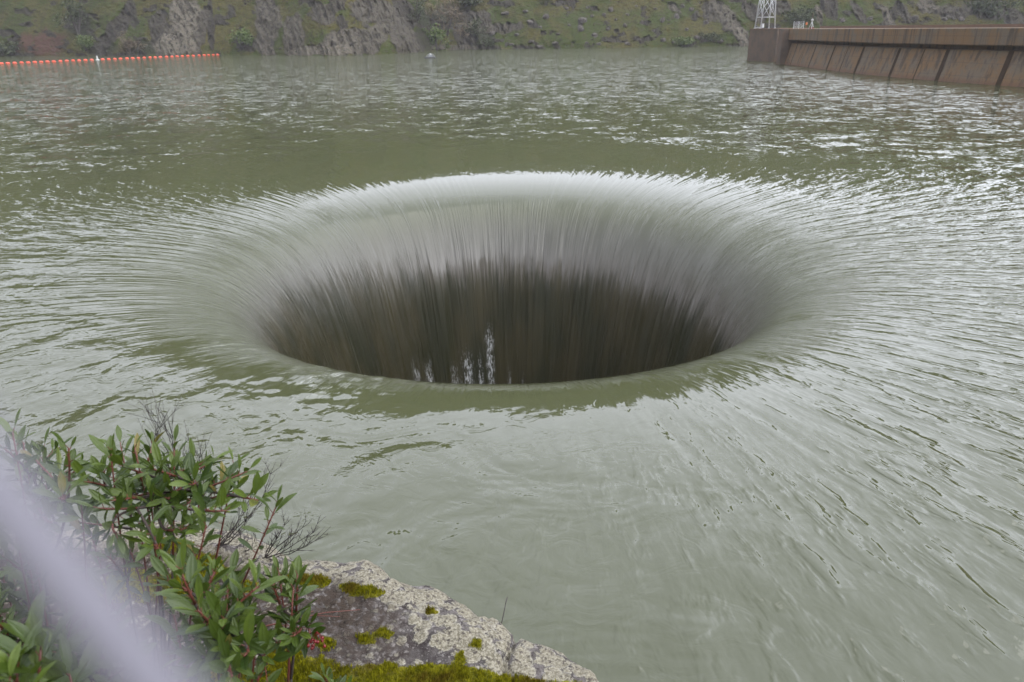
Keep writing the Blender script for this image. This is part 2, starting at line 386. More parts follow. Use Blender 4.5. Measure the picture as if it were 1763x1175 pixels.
for (cx, cy, wx, wy, sl_) in ((135, 40, 22, 30, .1), (735, 60, 16, 40, .2), (8, 85, 26, 12, 0), (250, 85, 40, 12, -.3), (175, 85, 30, 12, -.5), (775, 30, 40, 24, 0), (820, 55, 24, 30, .1)):
    darkr = np.maximum(darkr, blob(cx, cy, wx, wy, sl_))
band = sstep(2.2, .3, v)*sstep(.30, .75, fbm(u*.25, v*.3, None, 3, 55)*.5+.5)
rock = np.maximum(rock, band*.8)
rg = np.abs(fbm(u*.55+v*.12, v*.16, None, 4, 12)); rg2 = np.abs(fbm(u*1.3-v*.2, v*.55, None, 3, 19))
rock = np.maximum(rock, .75*sstep(.18, .42, fbm(u*.33, v*.45, None, 4, 133))*sstep(1550, 1200, np.abs(qx-300)+0))
RR -= rock*(1.2-4.4*rg-1.1*rg2)
RR += (1-rock)*(.45*fbm(u*.8, v*.8, None, 3, 61)) + .8*darkr
hilz = hz+.25*fbm(u*.9, v*.9, None, 3, 71)*sstep(0, 2, v)
HV = np.stack([RR*np.sin(AZ), RR*np.cos(AZ), hilz], -1).reshape(-1, 3)
t = NT('hill'); p = t.pos()
g1 = t.noise(p, .10, 4, .6); g2 = t.noise(p, .9, 5, .7); g3 = t.noise(p, 3.5, 3, .6)
c = t.mix(t.ss(g1, .40, .60), (.040, .054, .008), (.074, .063, .016))
c = t.mix(t.ss(g2, .50, .66), c, (.048, .036, .021))
c = t.mix(t.mul(t.ss(g3, .44, .62), .75), c, (.025, .032, .012))
c = t.mix(t.mul(t.attr('scrub'), .75), c, (.025, .026, .018))
c = t.mix(t.mul(t.attr('red'), t.ss(g2, .30, .5)), c, (.070, .036, .026))
rk = t.mix(t.attr('pale'), (.034, .029, .024), (.145, .128, .100))
rn = t.noise(t.scale(p, (.9, .9, .28)), 1.0, 6, .72)
rk = t.mix(t.ss(rn, .48, .64), rk, (.018, .015, .013))
rk = t.mix(t.mul(t.ss(t.noise(p, 2.2, 3, .6), .55, .66), .65), rk, (.055, .062, .018))
c = t.mix(t.ss(t.add(t.attr('rock'), t.mul(t.math('SUBTRACT', g3, .5), 1.2)), .35, .6), c, rk)
hill_mat = t.fin(c, .95, t.bump(t.add(t.mul(g2, .9), t.mul(g3, .35)), 1.0, 1.0), **{'Specular IOR Level': .15})
hill = mesh_obj('hillside', HV, grid_faces(len(az), len(hh)), hill_mat, attrs={'rock': rock.ravel(), 'pale': pale.ravel(), 'red': red.ravel(), 'scrub': darkr.ravel()})
tag(hill, kind='structure')
HR = RR; HZ = hilz
def hill_pt(px_, py_):
    """point of the hillside seen in the direction (px_, py_)"""
    d = ray(px_, py_); a = math.atan2(d[0], d[1]); i = int(np.clip(np.searchsorted(az, a), 0, len(az)-1))
    el = d[2]/math.hypot(d[0], d[1]); z_line = EYE+HR[i]*el
    k = np.where(HZ[i] >= z_line)[0]; j = int(k[0]) if len(k) else 0
    return np.array([HR[i, j]*math.sin(a), HR[i, j]*math.cos(a), HZ[i, j]])

# boulders on the open grass slope
rng = random.Random(4)
def boulder_mesh(name, seed):
    n1, n2 = 14, 9; Vb = []
    for i in range(n1):
        for j in range(n2):
            a = 2*math.pi*i/n1; b = math.pi*j/(n2-1)-math.pi/2
            Vb.append((math.cos(a)*math.cos(b), math.sin(a)*math.cos(b), math.sin(b)))
    Vb = np.array(Vb); nn = 1+.55*fbm(Vb[:, 0]*1.5+seed*9, Vb[:, 1]*1.5, Vb[:, 2]*1.5, 3, seed)
    Vb = Vb*nn[:, None]; Vb = np.sign(Vb)*np.abs(Vb)**.85
    Vb[:, 2] = np.maximum(Vb[:, 2], -.5)
    return Vb, grid_faces(n1, n2, True)
t = NT('boulder'); p = t.pos(); nz = t.noise(p, 1.6, 5, .7)
bm = t.fin(t.mix(t.ss(nz, .4, .62), (.105, .093, .084), (.045, .039, .035)), .9, t.bump(nz, .4), **{'Specular IOR Level': .2})
bprot = []
for k in range(5):
    Vb, Fb = boulder_mesh('boulder', k+3); o = mesh_obj('boulder', Vb, Fb, bm, smooth=False); bprot.append(o)
bspots = [(940,30,9,7),(1003,36,11,8),(1000,50,9,9),(1023,62,10,8),(1052,18,7,8),(1076,45,6,6),(1080,26,5,4),(912,38,9,5),(915,72,8,5),(930,88-7,9,4),(870,24,11,5),(905,20,7,4),
 (975,16,6,5),(1012,14,6,5),(1020,28,5,4),(1040,26,5,4),(1046,52,6,5),(1072,58,6,4),(1100,70,7,5),(1142,70,7,6),(1105,42,6,8),(1140,36,6,10),(1165,30,7,10),(1182,52,6,5),(1128,16,5,4),(1190,18,6,6),
 (960,60,6,4),(980,44,5,3),(890,60,7,4),(848,58,9,6),(1080,76,8,4),(1030,77,7,4),(1200,66,8,6),(1215,40,7,8),(1160,74,6,4),(1240,72,9,5),(955,75,8,4),(880,78,7,4),(1010,75,6,4),(1125,54,5,5),(930,48,5,4),(1060,35,4,4),(1175,12,5,6),(1095,12,5,4),(1450,36,7,8),(1498,34,6,6),(1575,32,8,7),(1655,34,7,5),(1390,22,6,5),(1625,34,6,5)]
for i, (a, b, wpx, hpx) in enumerate(bspots):
    o = bprot[i] if i < 5 else bprot[i % 5].copy()
    if i >= 5: COL.objects.link(o)
    q = hill_pt(a, b); D = np.linalg.norm(q-O); s1 = wpx*.62*D/FPX; s2 = hpx*.62*D/FPX
    o.location = tuple(q-np.array([0, 0, .1*s2])); o.scale = (s1, s1*.9, s2); o.rotation_euler = (rng.uniform(-.15, .15), rng.uniform(-.2, .2), rng.uniform(0, 6.28))
    tag(o, 'weathered grey boulder half sunk in the far grassy slope', 'boulder', 'boulders scattered over the far slope')

# bushes and bare trees on the far slope
def leaf_mat(name, c1, c2, rough=.6, trans=.0):
    t = NT(name); p = t.pos(); c = t.mix(t.ss(t.noise(p, 1.1, 3), .35, .65), c1, c2)
    return t.fin(c, rough, **{'Specular IOR Level': .2})
mats_far = {'dark': leaf_mat('far_dark_leaves', (.030, .038, .018), (.055, .065, .028)),
            'brown': leaf_mat('far_bare_twigs', (.075, .055, .038), (.12, .095, .06)),
            'green': leaf_mat('far_green_leaves', (.055, .085, .022), (.09, .115, .035))}
bark = simple('bark', (.05, .042, .038), .9, .3, 20)
def far_bush(a, b, wpx, hpx, kind, label, name='hillside_bush', seed=1):
    q = hill_pt(a, b); D = np.linalg.norm(q-O); wx = wpx*D/FPX/2; hx = hpx*D/FPX
    root = empty(name, q); tag(root, label, 'bush' if 'tree' not in name else 'tree')
    rg = np.random.RandomState(seed); n = 520
    cen = rg.normal(0, 1, (14, 3))*[wx*.45, wx*.35, hx*.22]+[0, 0, hx*.55]
    P = cen[rg.randint(0, 14, n)]+rg.normal(0, 1, (n, 3))*[wx*.2, wx*.2, hx*.12]; P[:, 2] = np.abs(P[:, 2])
    L = wx*.10 if kind != 'brown' else wx*.16
    A = rg.normal(0, 1, (n, 3)); A /= np.linalg.norm(A, axis=1)[:, None]; B = np.cross(A, rg.normal(0, 1, (n, 3))); B /= np.linalg.norm(B, axis=1)[:, None]
    if kind == 'brown': B = B*.22; A = A*1.3; A[:, 2] = np.abs(A[:, 2])
    Vv = np.concatenate([P-A*L, P+B*L*.6, P+A*L, P-B*L*.6], 1).reshape(-1, 3)
    mesh_obj('crown', Vv, np.arange(4*n).reshape(-1, 4), mats_far[kind], root, smooth=False)
    m = MB()
    for k in range(5):
        e = cen[k]; m.tube([(0, 0, -.3), e*.5+[0, 0, .1], e], [hx*.035, hx*.022, hx*.008], 5)
    m.build('trunk', bark, root)
far_list = [
 (770, 62, 62, 52, 'brown', 'bare brown tree in the gully above the shore', 'bare_tree'),
 (752, 88, 44, 34, 'green', 'bright green bush low in the gully beside the cliffs', 'hillside_bush'),
 (812, 66, 32, 26, 'dark', 'dark bush among the boulders right of the bare tree', 'hillside_bush'),
 (838, 83, 22, 14, 'dark', 'small dark bush at the waterline right of the gully', 'hillside_bush'),
 (718, 40, 34, 40, 'dark', 'dark bush on the ridge left of the bare tree', 'hillside_bush'),
 (940, 10, 18, 16, 'dark', 'dark round bush high on the open green slope', 'hillside_bush'),
 (800, 12, 60, 20, 'dark', 'dark scrubby tree above the gully at the top edge', 'hillside_tree'),
 (135, 60, 40, 50, 'dark', 'dusky bush in the fold of the left slope', 'hillside_bush'),
 (150, 88, 30, 20, 'green', 'green bush near the shore behind the white buoy', 'hillside_bush'),
 (1375, 42, 40, 20, 'dark', 'dark bush behind the dam crest near the lattice tower', 'hillside_bush'),
 (1230, 74, 30, 14, 'dark', 'low dark bush at the shore left of the dam pier', 'hillside_bush'),
 (20, 96, 50, 18, 'dark', 'dark bush on the shore behind the leftmost buoys', 'hillside_bush'),
 (225, 92, 40, 20, 'brown', 'brown twiggy bush on the shore below the left crag', 'hillside_bush'),
 (1180, 78, 40, 10, 'green', 'low green bush along the shore below the open slope', 'hillside_bush'),
 (1700, 30, 60, 26, 'dark', 'dark bush above the dam crest at the right edge', 'hillside_bush'),
 (420, 80, 40, 24, 'green', 'green bush between the two left crags', 'hillside_bush'),
]
for i, a in enumerate(far_list): far_bush(*a, seed=i+20)

# ================================================================ DAM
t = NT('dam_concrete'); p = t.obj()
n1 = t.noise(p, .5, 5, .65); n2 = t.noise(t.scale(p, (1.8, 1.8, .12)), 1.0, 5, .7); n3 = t.noise(p, 6, 4, .6)
c = t.mix(t.ss(n1, .38, .62), (.140, .082, .036), (.110, .085, .058))
c = t.mix(t.mul(t.ss(n2, .47, .64), .8), c, (.040, .030, .022))
c = t.mix(t.mul(t.ss(n3, .55, .7), .3), c, (.13, .115, .10))
sz = t.n('ShaderNodeSeparateXYZ'); t.put(sz.inputs[0], p)
lift = t.math('ABSOLUTE', t.math('SUBTRACT', t.math('FRACT', t.mul(sz.outputs[2], .8)), .5))
c = t.mix(t.mul(t.ss(lift, .035, .005), .5), c, (.06, .045, .035))
c = t.mix(t.mul(t.ss(sz.outputs[2], .55, .1), .6), c, (.10, .05, .03))
dam_mat = t.fin(c, .85, t.bump(t.add(t.mul(n3, .02), t.mul(n1, .02)), 1.0))
t = NT('pier_concrete'); p = t.obj(); n1 = t.noise(p, .8, 5, .65); n2 = t.noise(t.scale(p, (1.2, 1.2, .15)), 1.0, 4, .65)
c = t.mix(t.ss(n1, .4, .62), (.105, .072, .050), (.075, .056, .042)); c = t.mix(t.mul(t.ss(n2, .52, .66), .6), c, (.06, .052, .045))
pier_mat = t.fin(c, .85, t.bump(n1, .03))
t = NT('wet_joint'); p = t.obj(); n1 = t.noise(p, 2.5, 4, .7)
joint_mat = t.fin(t.mix(n1, (.026, .019, .014), (.060, .043, .030)), 1.0, **{'Specular IOR Level': .05})
rust_mat = simple('rusty_parapet', (.13, .08, .055), .85, .3, 1.5)
gal = simple('galvanised_steel', (.50, .51, .53), .5, .08, 10, 0, 0)
HC = 5.1
wl = [(1340, 110), (1400, 117.5), (1440, 122.5), (1490, 128.5), (1539, 133.5), (1619, 140.5), (1690, 145.5), (1763, 150)]
wlp = [on_z(*a)[:2] for a in wl]
d_end = (wlp[-1]-wlp[-2]); d_end /= np.linalg.norm(d_end)
for k in range(1, 6):
    a_ = R(4*k); d_ = np.array([d_end[0]*math.cos(a_)+d_end[1]*math.sin(a_), -d_end[0]*math.sin(a_)+d_end[1]*math.cos(a_)])
    wlp.append(wlp[-1]+d_*6)
wlp = np.array(wlp)
seg = np.concatenate([[0], np.cumsum(np.linalg.norm(np.diff(wlp, axis=0), axis=1))]); ns = 120
su = np.linspace(0, seg[-1], ns)
# smooth the curve of the arch with a polynomial fit
fx_ = np.polyfit(seg, wlp[:, 0], 4); fy_ = np.polyfit(seg, wlp[:, 1], 4)
cx_ = np.polyval(fx_, su); cy_ = np.polyval(fy_, su)
tx = np.gradient(cx_); ty = np.gradient(cy_); tl = np.hypot(tx, ty); tx /= tl; ty /= tl
nx_, ny_ = ty, -tx                                   # towards the lake or away: choose the lake side
if (nx_[0]*(0-cx_[0])+ny_[0]*(0-cy_[0])) < 0: nx_, ny_ = -nx_, -ny_
def dam_sweep(prof, name, mat, parent, i0=0, i1=ns, off=0, closed=True):
    k = len(prof); Vd = []
    for i in range(i0, i1):
        for (o_, z) in prof: Vd.append((cx_[i]+nx_[i]*(o_+off), cy_[i]+ny_[i]*(o_+off), z))
    m = i1-i0; Fd = []
    for i in range(m-1):
        for j in range(k if closed else k-1):
            j2 = (j+1) % k; Fd.append((i*k+j, (i+1)*k+j, (i+1)*k+j2, i*k+j2))
    if closed: Fd += [tuple(range(k)), tuple((m-1)*k+j for j in range(k-1, -1, -1))]
    return mesh_obj(name, Vd, Fd, mat, parent, smooth=False)
dam = empty('dam', (float(cx_[0]), float(cy_[0]), 0)); tag(dam, 'long curved rust-stained concrete dam wall crossing behind the lake at right', 'dam')
dam.location = (0, 0, 0)
BAT = .75                                            # batter of the face between waterline and crest band
dam_sweep([(.6, -2), (-BAT, HC-2.05), (-BAT-.45, HC-2.0), (-BAT-.45, HC-1.62), (-BAT-3.6, HC-1.62), (-BAT-3.6, -2)], 'wall_face', dam_mat, dam)
dam_sweep([(-BAT+.55, HC-1.6), (-BAT+.62, HC-1.5), (-BAT+.62, HC-.03), (-BAT+.57, HC), (-BAT-3.7, HC), (-BAT-3.7, HC-1.6)], 'crest_band', dam_mat, dam)
dam_sweep([(-BAT-3.3, HC+.003), (-BAT-3.3, HC+.32), (-BAT-3.6, HC+.32), (-BAT-3.6, HC+.003)], 'rear_parapet', rust_mat, dam, 6)
def dam_u(pxl, zt=1.7):
    best = None
    for i in range(ns):
        q = proj([[cx_[i], cy_[i], zt]])[0][0]
        if best is None or abs(q-pxl) < best[0]: best = (abs(q-pxl), i)
    return best[1]
su_f = lambda i: (cx_[i], cy_[i], nx_[i], ny_[i], tx[i], ty[i])
for (xb, wd) in ((1363, .16), (1379, .08), (1394, .22), (1428, .36), (1450, .14), (1475, .42), (1538, .44), (1579, .15), (1621, .5), (1730, .55)):
    i = dam_u(xb); a, b, nxx, nyy, tx_, ty_ = su_f(i)
    Vj = []
    for (o_, z) in ((.6+.0, -2.0), (-BAT, HC-2.07)):
        for sgn in (-1, 1):
            for e in (-.05, .006+wd*.06):
                Vj.append((a+nxx*(o_+e)+tx_*sgn*wd/2, b+nyy*(o_+e)+ty_*sgn*wd/2, z))
    mesh_obj('joint', Vj, [(0, 2, 3, 1), (4, 5, 7, 6), (0, 1, 5, 4), (2, 6, 7, 3), (1, 3, 7, 5), (0, 4, 6, 2)], joint_mat, dam, smooth=False)
# projecting column at the start of the arch
a, b, nxx, nyy, tx_, ty_ = su_f(2)
AX = [(tx_, ty_, 0), (nxx, nyy, 0), (0, 0, 1)]
mb = MB(); mb.box((a+nxx*-.75+tx_*.3, b+nyy*-.75+ty_*.3, 1.55), (1.5, 3.2, HC+2-.012), AX)
mb.build('column', pier_mat, dam)
# end pier
pl0 = on_z(1286, 105)[:2]; pl1 = on_z(1333, 107)[:2]
pd = pl1-pl0; plen = np.linalg.norm(pd); pd /= plen; pn = np.array([-pd[1], pd[0]])
if pn@(-pl0) > 0: pn = -pn
pier = empty('dam_pier', (0, 0, 0)); tag(pier, 'square grey-brown concrete pier at the near end of the dam under the lattice tower', 'pier')
pc = (pl0+pl1)/2+pn*3.2
mb = MB(); mb.box((pc[0], pc[1], (HC-2)/2-.02), (plen, 6.4, HC+2-.04), [(*pd, 0), (*pn, 0), (0, 0, 1)]); mb.build('block', pier_mat, pier)
mb = MB(); mb.box((pc[0], pc[1], HC), (plen+.12, 6.5, .12), [(*pd, 0), (*pn, 0), (0, 0, 1)]); mb.build('cap_slab', rust_mat, pier)
mb = MB(); q = pl1+pd*.62+pn*2.6; mb.box((q[0], q[1], (HC-2)/2-.1), (1.3, 3.0, HC+1.8), [(*pd, 0), (*pn, 0), (0, 0, 1)]); mb.build('link_wall', dam_mat, pier)
# lattice tower
PT = HC+.06
tw = empty('lattice_tower', (0, 0, 0)); tag(tw, 'white steel lattice tower standing on the dam pier', 'tower')
def pier_xy(px_, dep): q = on_z(px_, 104)[:2]; s = (q-pl0)@pd; return pl0+pd*s+pn*dep
c1 = pier_xy(1316, .8); c2 = pier_xy(1337, .8); c3 = pier_xy(1350, 3.1); c4 = c3+(c1-c2)
bs = [c1, c2, c3, c4]; cc = sum(bs)/4; TH_ = 13.0
def leg_pt(k, z): f = 1-.62*z/TH_; q = cc+(bs[k]-cc)*f; return np.array([q[0], q[1], PT+z])
for k in range(4):
    m = MB(); m.tube([leg_pt(k, 0), leg_pt(k, TH_)], [.10, .07], 6); m.build('leg', gal, tw, True)
lv = [1.75, 4.9, 7.6, 9.9, 11.7, 13.0]
for i, z in enumerate(lv):
    for k in range(4):
        m = MB(); m.tube([leg_pt(k, z), leg_pt((k+1) % 4, z)], .05, 5); m.build('strut', gal, tw, True)
        if i: 
            m = MB(); m.tube([leg_pt(k, lv[i-1]), leg_pt((k+1) % 4, z)], .045, 5); m.tube([leg_pt((k+1) % 4, lv[i-1]), leg_pt(k, z)], .045, 5); m.build('cross_brace', gal, tw, True)
for k in range(4):
    m = MB(); q = leg_pt(k, 0); m.box((q[0], q[1], PT+.03), (.3, .3, .06)); m.build('foot_plate', gal, tw)
# bits standing on pier and crest
dk = simple('dark_metal', (.05, .05, .055), .5); wh = simple('white_paint', (.42, .42, .41), .5, .05); org = simple('orange_paint', (.55, .16, .05), .5, .1); redm = simple('dull_red', (.16, .045, .04), .6)
q = pier_xy(1323, 1.6)
e = empty('winch', (q[0], q[1], PT)); tag(e, 'small grey winch drum and motor between the legs of the lattice tower', 'winch')
ax_ = np.array([pd[0], pd[1], 0])
m = MB(); m.tube([-ax_*.1, ax_*.1], .34, 16); o = m.build('drum', gal, e); o.location = (pd[0]*.35, pd[1]*.35, .36)
m = MB(); m.box((-pd[0]*.5, -pd[1]*.5, .12), (1.3, .7, .2), [(*pd, 0), (*pn, 0), (0, 0, 1)]); m.build('bed', wh, e)
m = MB(); m.tube([np.array([-pd[0]*1.2, -pd[1]*1.2, .3]), np.array([-pd[0]*.75, -pd[1]*.75, .3])], .18, 12); m.build('motor', dk, e)
q = pier_xy(1336, 1.2)
e = empty('control_cabinet', (q[0], q[1], PT)); tag(e, 'small pale cabinet at the right foot of the lattice tower', 'cabinet')
m = MB(); m.box((0, 0, .42), (.42, .35, .6), [(*pd, 0), (*pn, 0), (0, 0, 1)]); m.build('cabinet_body', gal, e)
m = MB(); m.box((0, 0, .75), (.5, .42, .05), [(*pd, 0), (*pn, 0), (0, 0, 1)]); m.build('cabinet_lid', wh, e)
m = MB(); m.box((0, 0, .06), (.3, .25, .12), [(*pd, 0), (*pn, 0), (0, 0, 1)]); m.build('plinth', dk, e)
def crest(px_, dep):
    i = dam_u(px_, HC); return np.array([cx_[i]+nx_[i]*(-BAT-dep), cy_[i]+ny_[i]*(-BAT-dep), HC]), i
# see-through gate panel across the crest
g0, _ = crest(1346, 1.0); 
e = empty('mesh_gate', g0); tag(e, 'thin wire mesh gate on the dam crest right of the lattice tower', 'gate')
w_ = 1.55
for s_i in (0, .5, 1):
    m = MB(); m.tube([(w_*s_i, 0, 0), (w_*s_i, 0, 1.05)], .03, 6); m.build('post', gal, e)
m = MB()
for k in range(17): m.tube([(w_*k/16, 0, .08), (w_*k/16, 0, 1.0)], .006, 4)
for k in range(9): m.tube([(0, 0, .08+k*.115), (w_, 0, .08+k*.115)], .006, 4)
m.build('mesh_panel', gal, e)
g1, _ = crest(1366.5, 1.2)
e = empty('marker_post', g1); tag(e, 'short orange topped marker post on the dam crest', 'post')
m = MB(); m.tube([(0, 0, 0), (0, 0, .55)], .04, 8); m.build('post_shaft', redm, e)
m = MB(); m.lathe((0, 0, .5), [(.05, 0), (.13, .05), (.14, .25), (.08, .36)], 12); m.build('post_head', org, e)
g2, _ = crest(1389, -.1)
e = empty('beacon_tripod', g2); tag(e, 'tripod on the dam crest carrying a white lamp and a short mast', 'beacon')
for k in range(3):
    a_ = 2*math.pi*k/3+.3; m = MB(); m.tube([(math.cos(a_)*.38, math.sin(a_)*.38, 0), (0, 0, 1.0)], .035, 6); m.build('leg', gal, e)
m = MB(); m.box((0, 0, .02), (.5, .5, .36)); m.build('base', redm, e)
m = MB(); m.lathe((0, 0, .95), [(.06, 0), (.15, .06), (.17, .2), (.12, .33), (.03, .38)], 14); m.build('lamp_housing', wh, e, True)
m = MB(); m.tube([(0, 0, 1.3), (0, 0, 2.2)], .03, 6); m.build('mast', rust_mat, e)

# ================================================================ BUOY LINE
t = NT('buoy_orange'); p = t.obj(); nn = t.noise(p, 5, 3); buoy_m = t.fin(t.mix(nn, (.50, .05, .018), (.62, .085, .035)), .45)
rope_m = simple('rope', (.10, .11, .10), .8)
bx = [-10, 1, 12, 24, 36, 47.5, 59, 70, 81, 92, 103.5, 114.5, 125.5, 136, 147, 158, 177, 187.5, 198, 208, 219, 229, 239, 249, 259, 268, 277, 287.5, 297, 306, 315, 324.5, 334, 344, 353, 360.5, 368.5, 376, 384, 391, 397, 403]
B0 = on_z(0, 111)[:2]; B1 = on_z(405, 94.2)[:2]
def bline(pxl):
    d = ray(pxl, 104); n = np.array([d[1], -d[0]])   # solve along the line
    A = np.array([[B1[0]-B0[0], -d[0]], [B1[1]-B0[1], -d[1]]]); s = np.linalg.solve(A, -B0); return B0+(B1-B0)*s[0]
pts = np.array([bline(x) for x in bx])
bdir = math.atan2(B1[1]-B0[1], B1[0]-B0[0])
def buoy_float():
    e = empty('buoy', (0, 0, 0))
    m = MB(); prof = [(-.44, .05), (-.42, .14), (-.32, .24), (-.14, .285), (.14, .285), (.32, .24), (.42, .14), (.44, .05)]
    m.tube([(x, 0, 0) for x, _ in prof], [r for _, r in prof], 14); m.build('float', buoy_m, e, True)
    m = MB(); m.tube([(-.56, 0, 0), (.56, 0, 0)], .04, 6); m.build('rope_sleeve', rope_m, e)
    return e
b0 = buoy_float()
for i, q in enumerate(pts):
    if i == 0: o = b0
    else:
        o = b0.copy(); COL.objects.link(o)
        for ch in b0.children:
            c = ch.copy(); COL.objects.link(c); c.parent = o
    o.location = (q[0], q[1], .10+rng.uniform(-.02, .02)); o.rotation_euler = (0, rng.uniform(-.05, .05), bdir+rng.uniform(-.25, .25))
    tag(o, 'orange float in the buoy line strung across the far left water', 'buoy', 'orange floats of the buoy line')
q = bline(168)
e = empty('marker_buoy', (q[0], q[1], 0)); tag(e, 'white upright marker buoy standing among the orange floats', 'buoy')
m = MB(); m.lathe((0, 0, 0), [(.40, -.2), (.42, .0), (.42, .15), (.22, .24)], 18); m.build('float_collar', wh, e, True)
m = MB(); m.lathe((0, 0, 0), [(.20, .2), (.17, .5), (.15, .95), (.05, 1.0)], 14); m.build('buoy_column', wh, e, True)
m = MB(); rp = []
q0, q1 = pts[0], pts[-1]
for k in range(160):
    s = k/159; pp = q0+(q1-q0)*s; rp.append((pp[0], pp[1], .055+.02*math.sin(k*1.1)))
m.tube(rp, .022, 5); tag(m.build('float_rope', rope_m, None, True), 'long rope threading the orange floats together', 'rope')
# small floating platform
q = on_z(741, 100.3)
e = empty('floating_platform', (q[0], q[1], 0), .06); tag(e, 'small dark floating platform with a white box alone in mid lake', 'platform')
m = MB()
for yy in (-.5, .5): m.tube([(-1.3, yy, .06), (-1.15, yy, .1), (1.1, yy, .1), (1.2, yy, .06)], [.05, .16, .16, .05], 10)
m.build('pontoon', dk, e, True)
m = MB(); m.box((.05, 0, .26), (1.9, 1.3, .08)); m.build('deck', simple('grey_deck', (.12, .12, .13), .7), e)
m = MB(); m.box((.05, 0, .46), (.9, .7, .3)); m.build('instrument_box', simple('grey_box', (.22, .23, .25), .6), e)
m = MB(); m.lathe((.05, 0, .62), [(.2, 0), (.22, .12), (.14, .3), (.03, .34)], 14); m.build('lamp', wh, e, True)
m = MB(); m.tube([(-.7, 0, .3), (-.7, 0, .62)], .03, 6); m.tube([(.8, 0, .3), (.8, 0, .6)], .03, 6); m.tube([(-.7, 0, .62), (-.2, 0, .85), (.3, 0, .85), (.8, 0, .6)], .025, 6); m.build('rail', gal, e)

# ================================================================ NEAR BANK
ZR = 4.12
edge_px = [(-700, 1010), (-300, 975), (0, 950), (200, 930), (330, 925), (400, 934), (450, 955), (492, 985), (560, 993), (622, 1003), (665, 1030), (742, 1038), (770, 1056), (806, 1088), (840, 1096), (890, 1128), (950, 1154), (1003, 1182), (1035, 1260), (1040, 1400)]
E = np.array([on_z(a, b, ZR-.06)[:2] for a, b in edge_px])
def sdist(x, y):
    """distance to the rock edge; positive on the camera's side"""
    best = np.full(x.shape, 1e9); sg = np.ones(x.shape)
    for k in range(len(E)-1):
        a, b = E[k], E[k+1]; d = b-a; L = d@d
        tt = np.clip(((x-a[0])*d[0]+(y-a[1])*d[1])/L, 0, 1)
        qx_, qy_ = x-a[0]-tt*d[0], y-a[1]-tt*d[1]; D = np.hypot(qx_, qy_)
        cross = d[0]*(y-a[1])-d[1]*(x-a[0])
        up = D < best-1e-9; best = np.where(up, D, best); sg = np.where(up, np.where(cross > 0, -1, 1), sg)
    return best*sg
def rock_h(x, y):
    d = sdist(x, y)+.018*fbm(x*9, y*9, None, 3, 21)
    top_ = ZR+.03*fbm(x*2.2, y*2.2, None, 3, 2)+.02*fbm(x*7, y*7, None, 3, 4)+.012*np.abs(fbm(x*22, y*22, None, 3, 6))+.0045*fbm(x*80, y*80, None, 2, 7)
    top_ = top_-.05*np.clip(d, 0, 1.0)*sstep(.1, .9, x+.3)
    # a couple of cracks
    cr1 = np.abs(x-(.02+.05*fbm(y*6, x*6, None, 2, 14))-(y-1.6)*.15); top_ -= .03*sstep(.02, .0, cr1)*sstep(2.2, 1.9, y)
    dd = np.clip(-d, 0, 9)
    drop = np.where(dd < .05, dd*dd*12, .03+(dd-.05)*3.2)
    return top_-drop-.05*np.exp(-np.maximum(d, 0)/.02)*.3-sstep(.03, .25, dd)*(.12+.12*fbm(x*5, y*5, None, 3, 9)), d
xs = np.arange(-3.2, 1.5, .011); ys = np.arange(.75, 3.4, .011)
GX, GY = np.meshgrid(xs, ys, indexing='ij'); GZ, GD = rock_h(GX, GY)
RV = np.stack([GX, GY, np.maximum(GZ, -.6)], -1).reshape(-1, 3)
rpx, rpy, _ = proj(RV); rpx = rpx.reshape(GX.shape); rpy = rpy.reshape(GX.shape)
def msk(cx, cy, wx, wy, sl=0.0):
    return 1.15-np.hypot((rpx-cx)/wx, (rpy-cy-sl*(rpx-cx))/wy)
moss = np.full(GX.shape, -1.0)
for a in ((622, 1017, 48, 13, .12), (345, 975, 46, 26, 0), (300, 940, 40, 14, 0), (535, 1000, 34, 10, .1), (700, 1168, 160, 24, .02), (520, 1160, 90, 28, 0), (480, 1130, 40, 14, 0), (430, 1180, 70, 30, 0), (560, 1110, 14, 9, 0), (632, 1100, 16, 10, 0), (662, 1092, 16, 7, 0), (820, 1110, 12, 9, 0), (742, 1053, 9, 5, 0), (792, 1134, 10, 14, 0), (830, 1180, 60, 14, 0), (420, 1010, 20, 12, 0), (600, 1185, 400, 22, 0), (250, 1010, 90, 26, 0)):
    moss = np.maximum(moss, msk(*a))
moss = moss+.55*fbm(GX*14, GY*14, None, 4, 44)
mossm = sstep(.0, .35, moss)*sstep(-.03, .02, GD)
litter = sstep(-.1, -.5, GX+.25*fbm(GX*5, GY*5, None, 3, 90)+(1.9-GY)*.15)*sstep(.04, .16, GD)
lich = .5+.5*np.sin(0*GX)
lich = np.clip(.30*fbm(GX*4, GY*4, None, 3, 66)+sstep(600, 380, rpx)*.8+sstep(.20, .03, GD)*.7+.42, 0, 1)
t = NT('lichen_rock'); p = t.pos()
w1 = t.noise(p, 9, 5, .65, .4); w2 = t.noise(p, 38, 5, .7, .3); w3 = t.noise(p, 160, 3, .6)
wv = t.n('ShaderNodeVectorMath', operation='ADD'); cmb = t.n('ShaderNodeCombineXYZ'); t.put(cmb.inputs[0], t.mul(w2, .05)); t.put(cmb.inputs[1], t.mul(w3, .012)); t.put(wv.inputs[0], p); t.put(wv.inputs[1], cmb.outputs[0])
vo = t.voro(wv.outputs[0], 26); vo2 = t.voro(wv.outputs[0], 75); vc = t.voro(wv.outputs[0], 75, out='Color')
sv = t.n('ShaderNodeSeparateColor'); t.put(sv.inputs[0], vc)
rockc = t.mix(t.ss(w1, .38, .6), (.050, .044, .042), (.112, .100, .094))
rockc = t.mix(t.mul(t.ss(w2, .46, .58), .85), rockc, (.028, .022, .022))
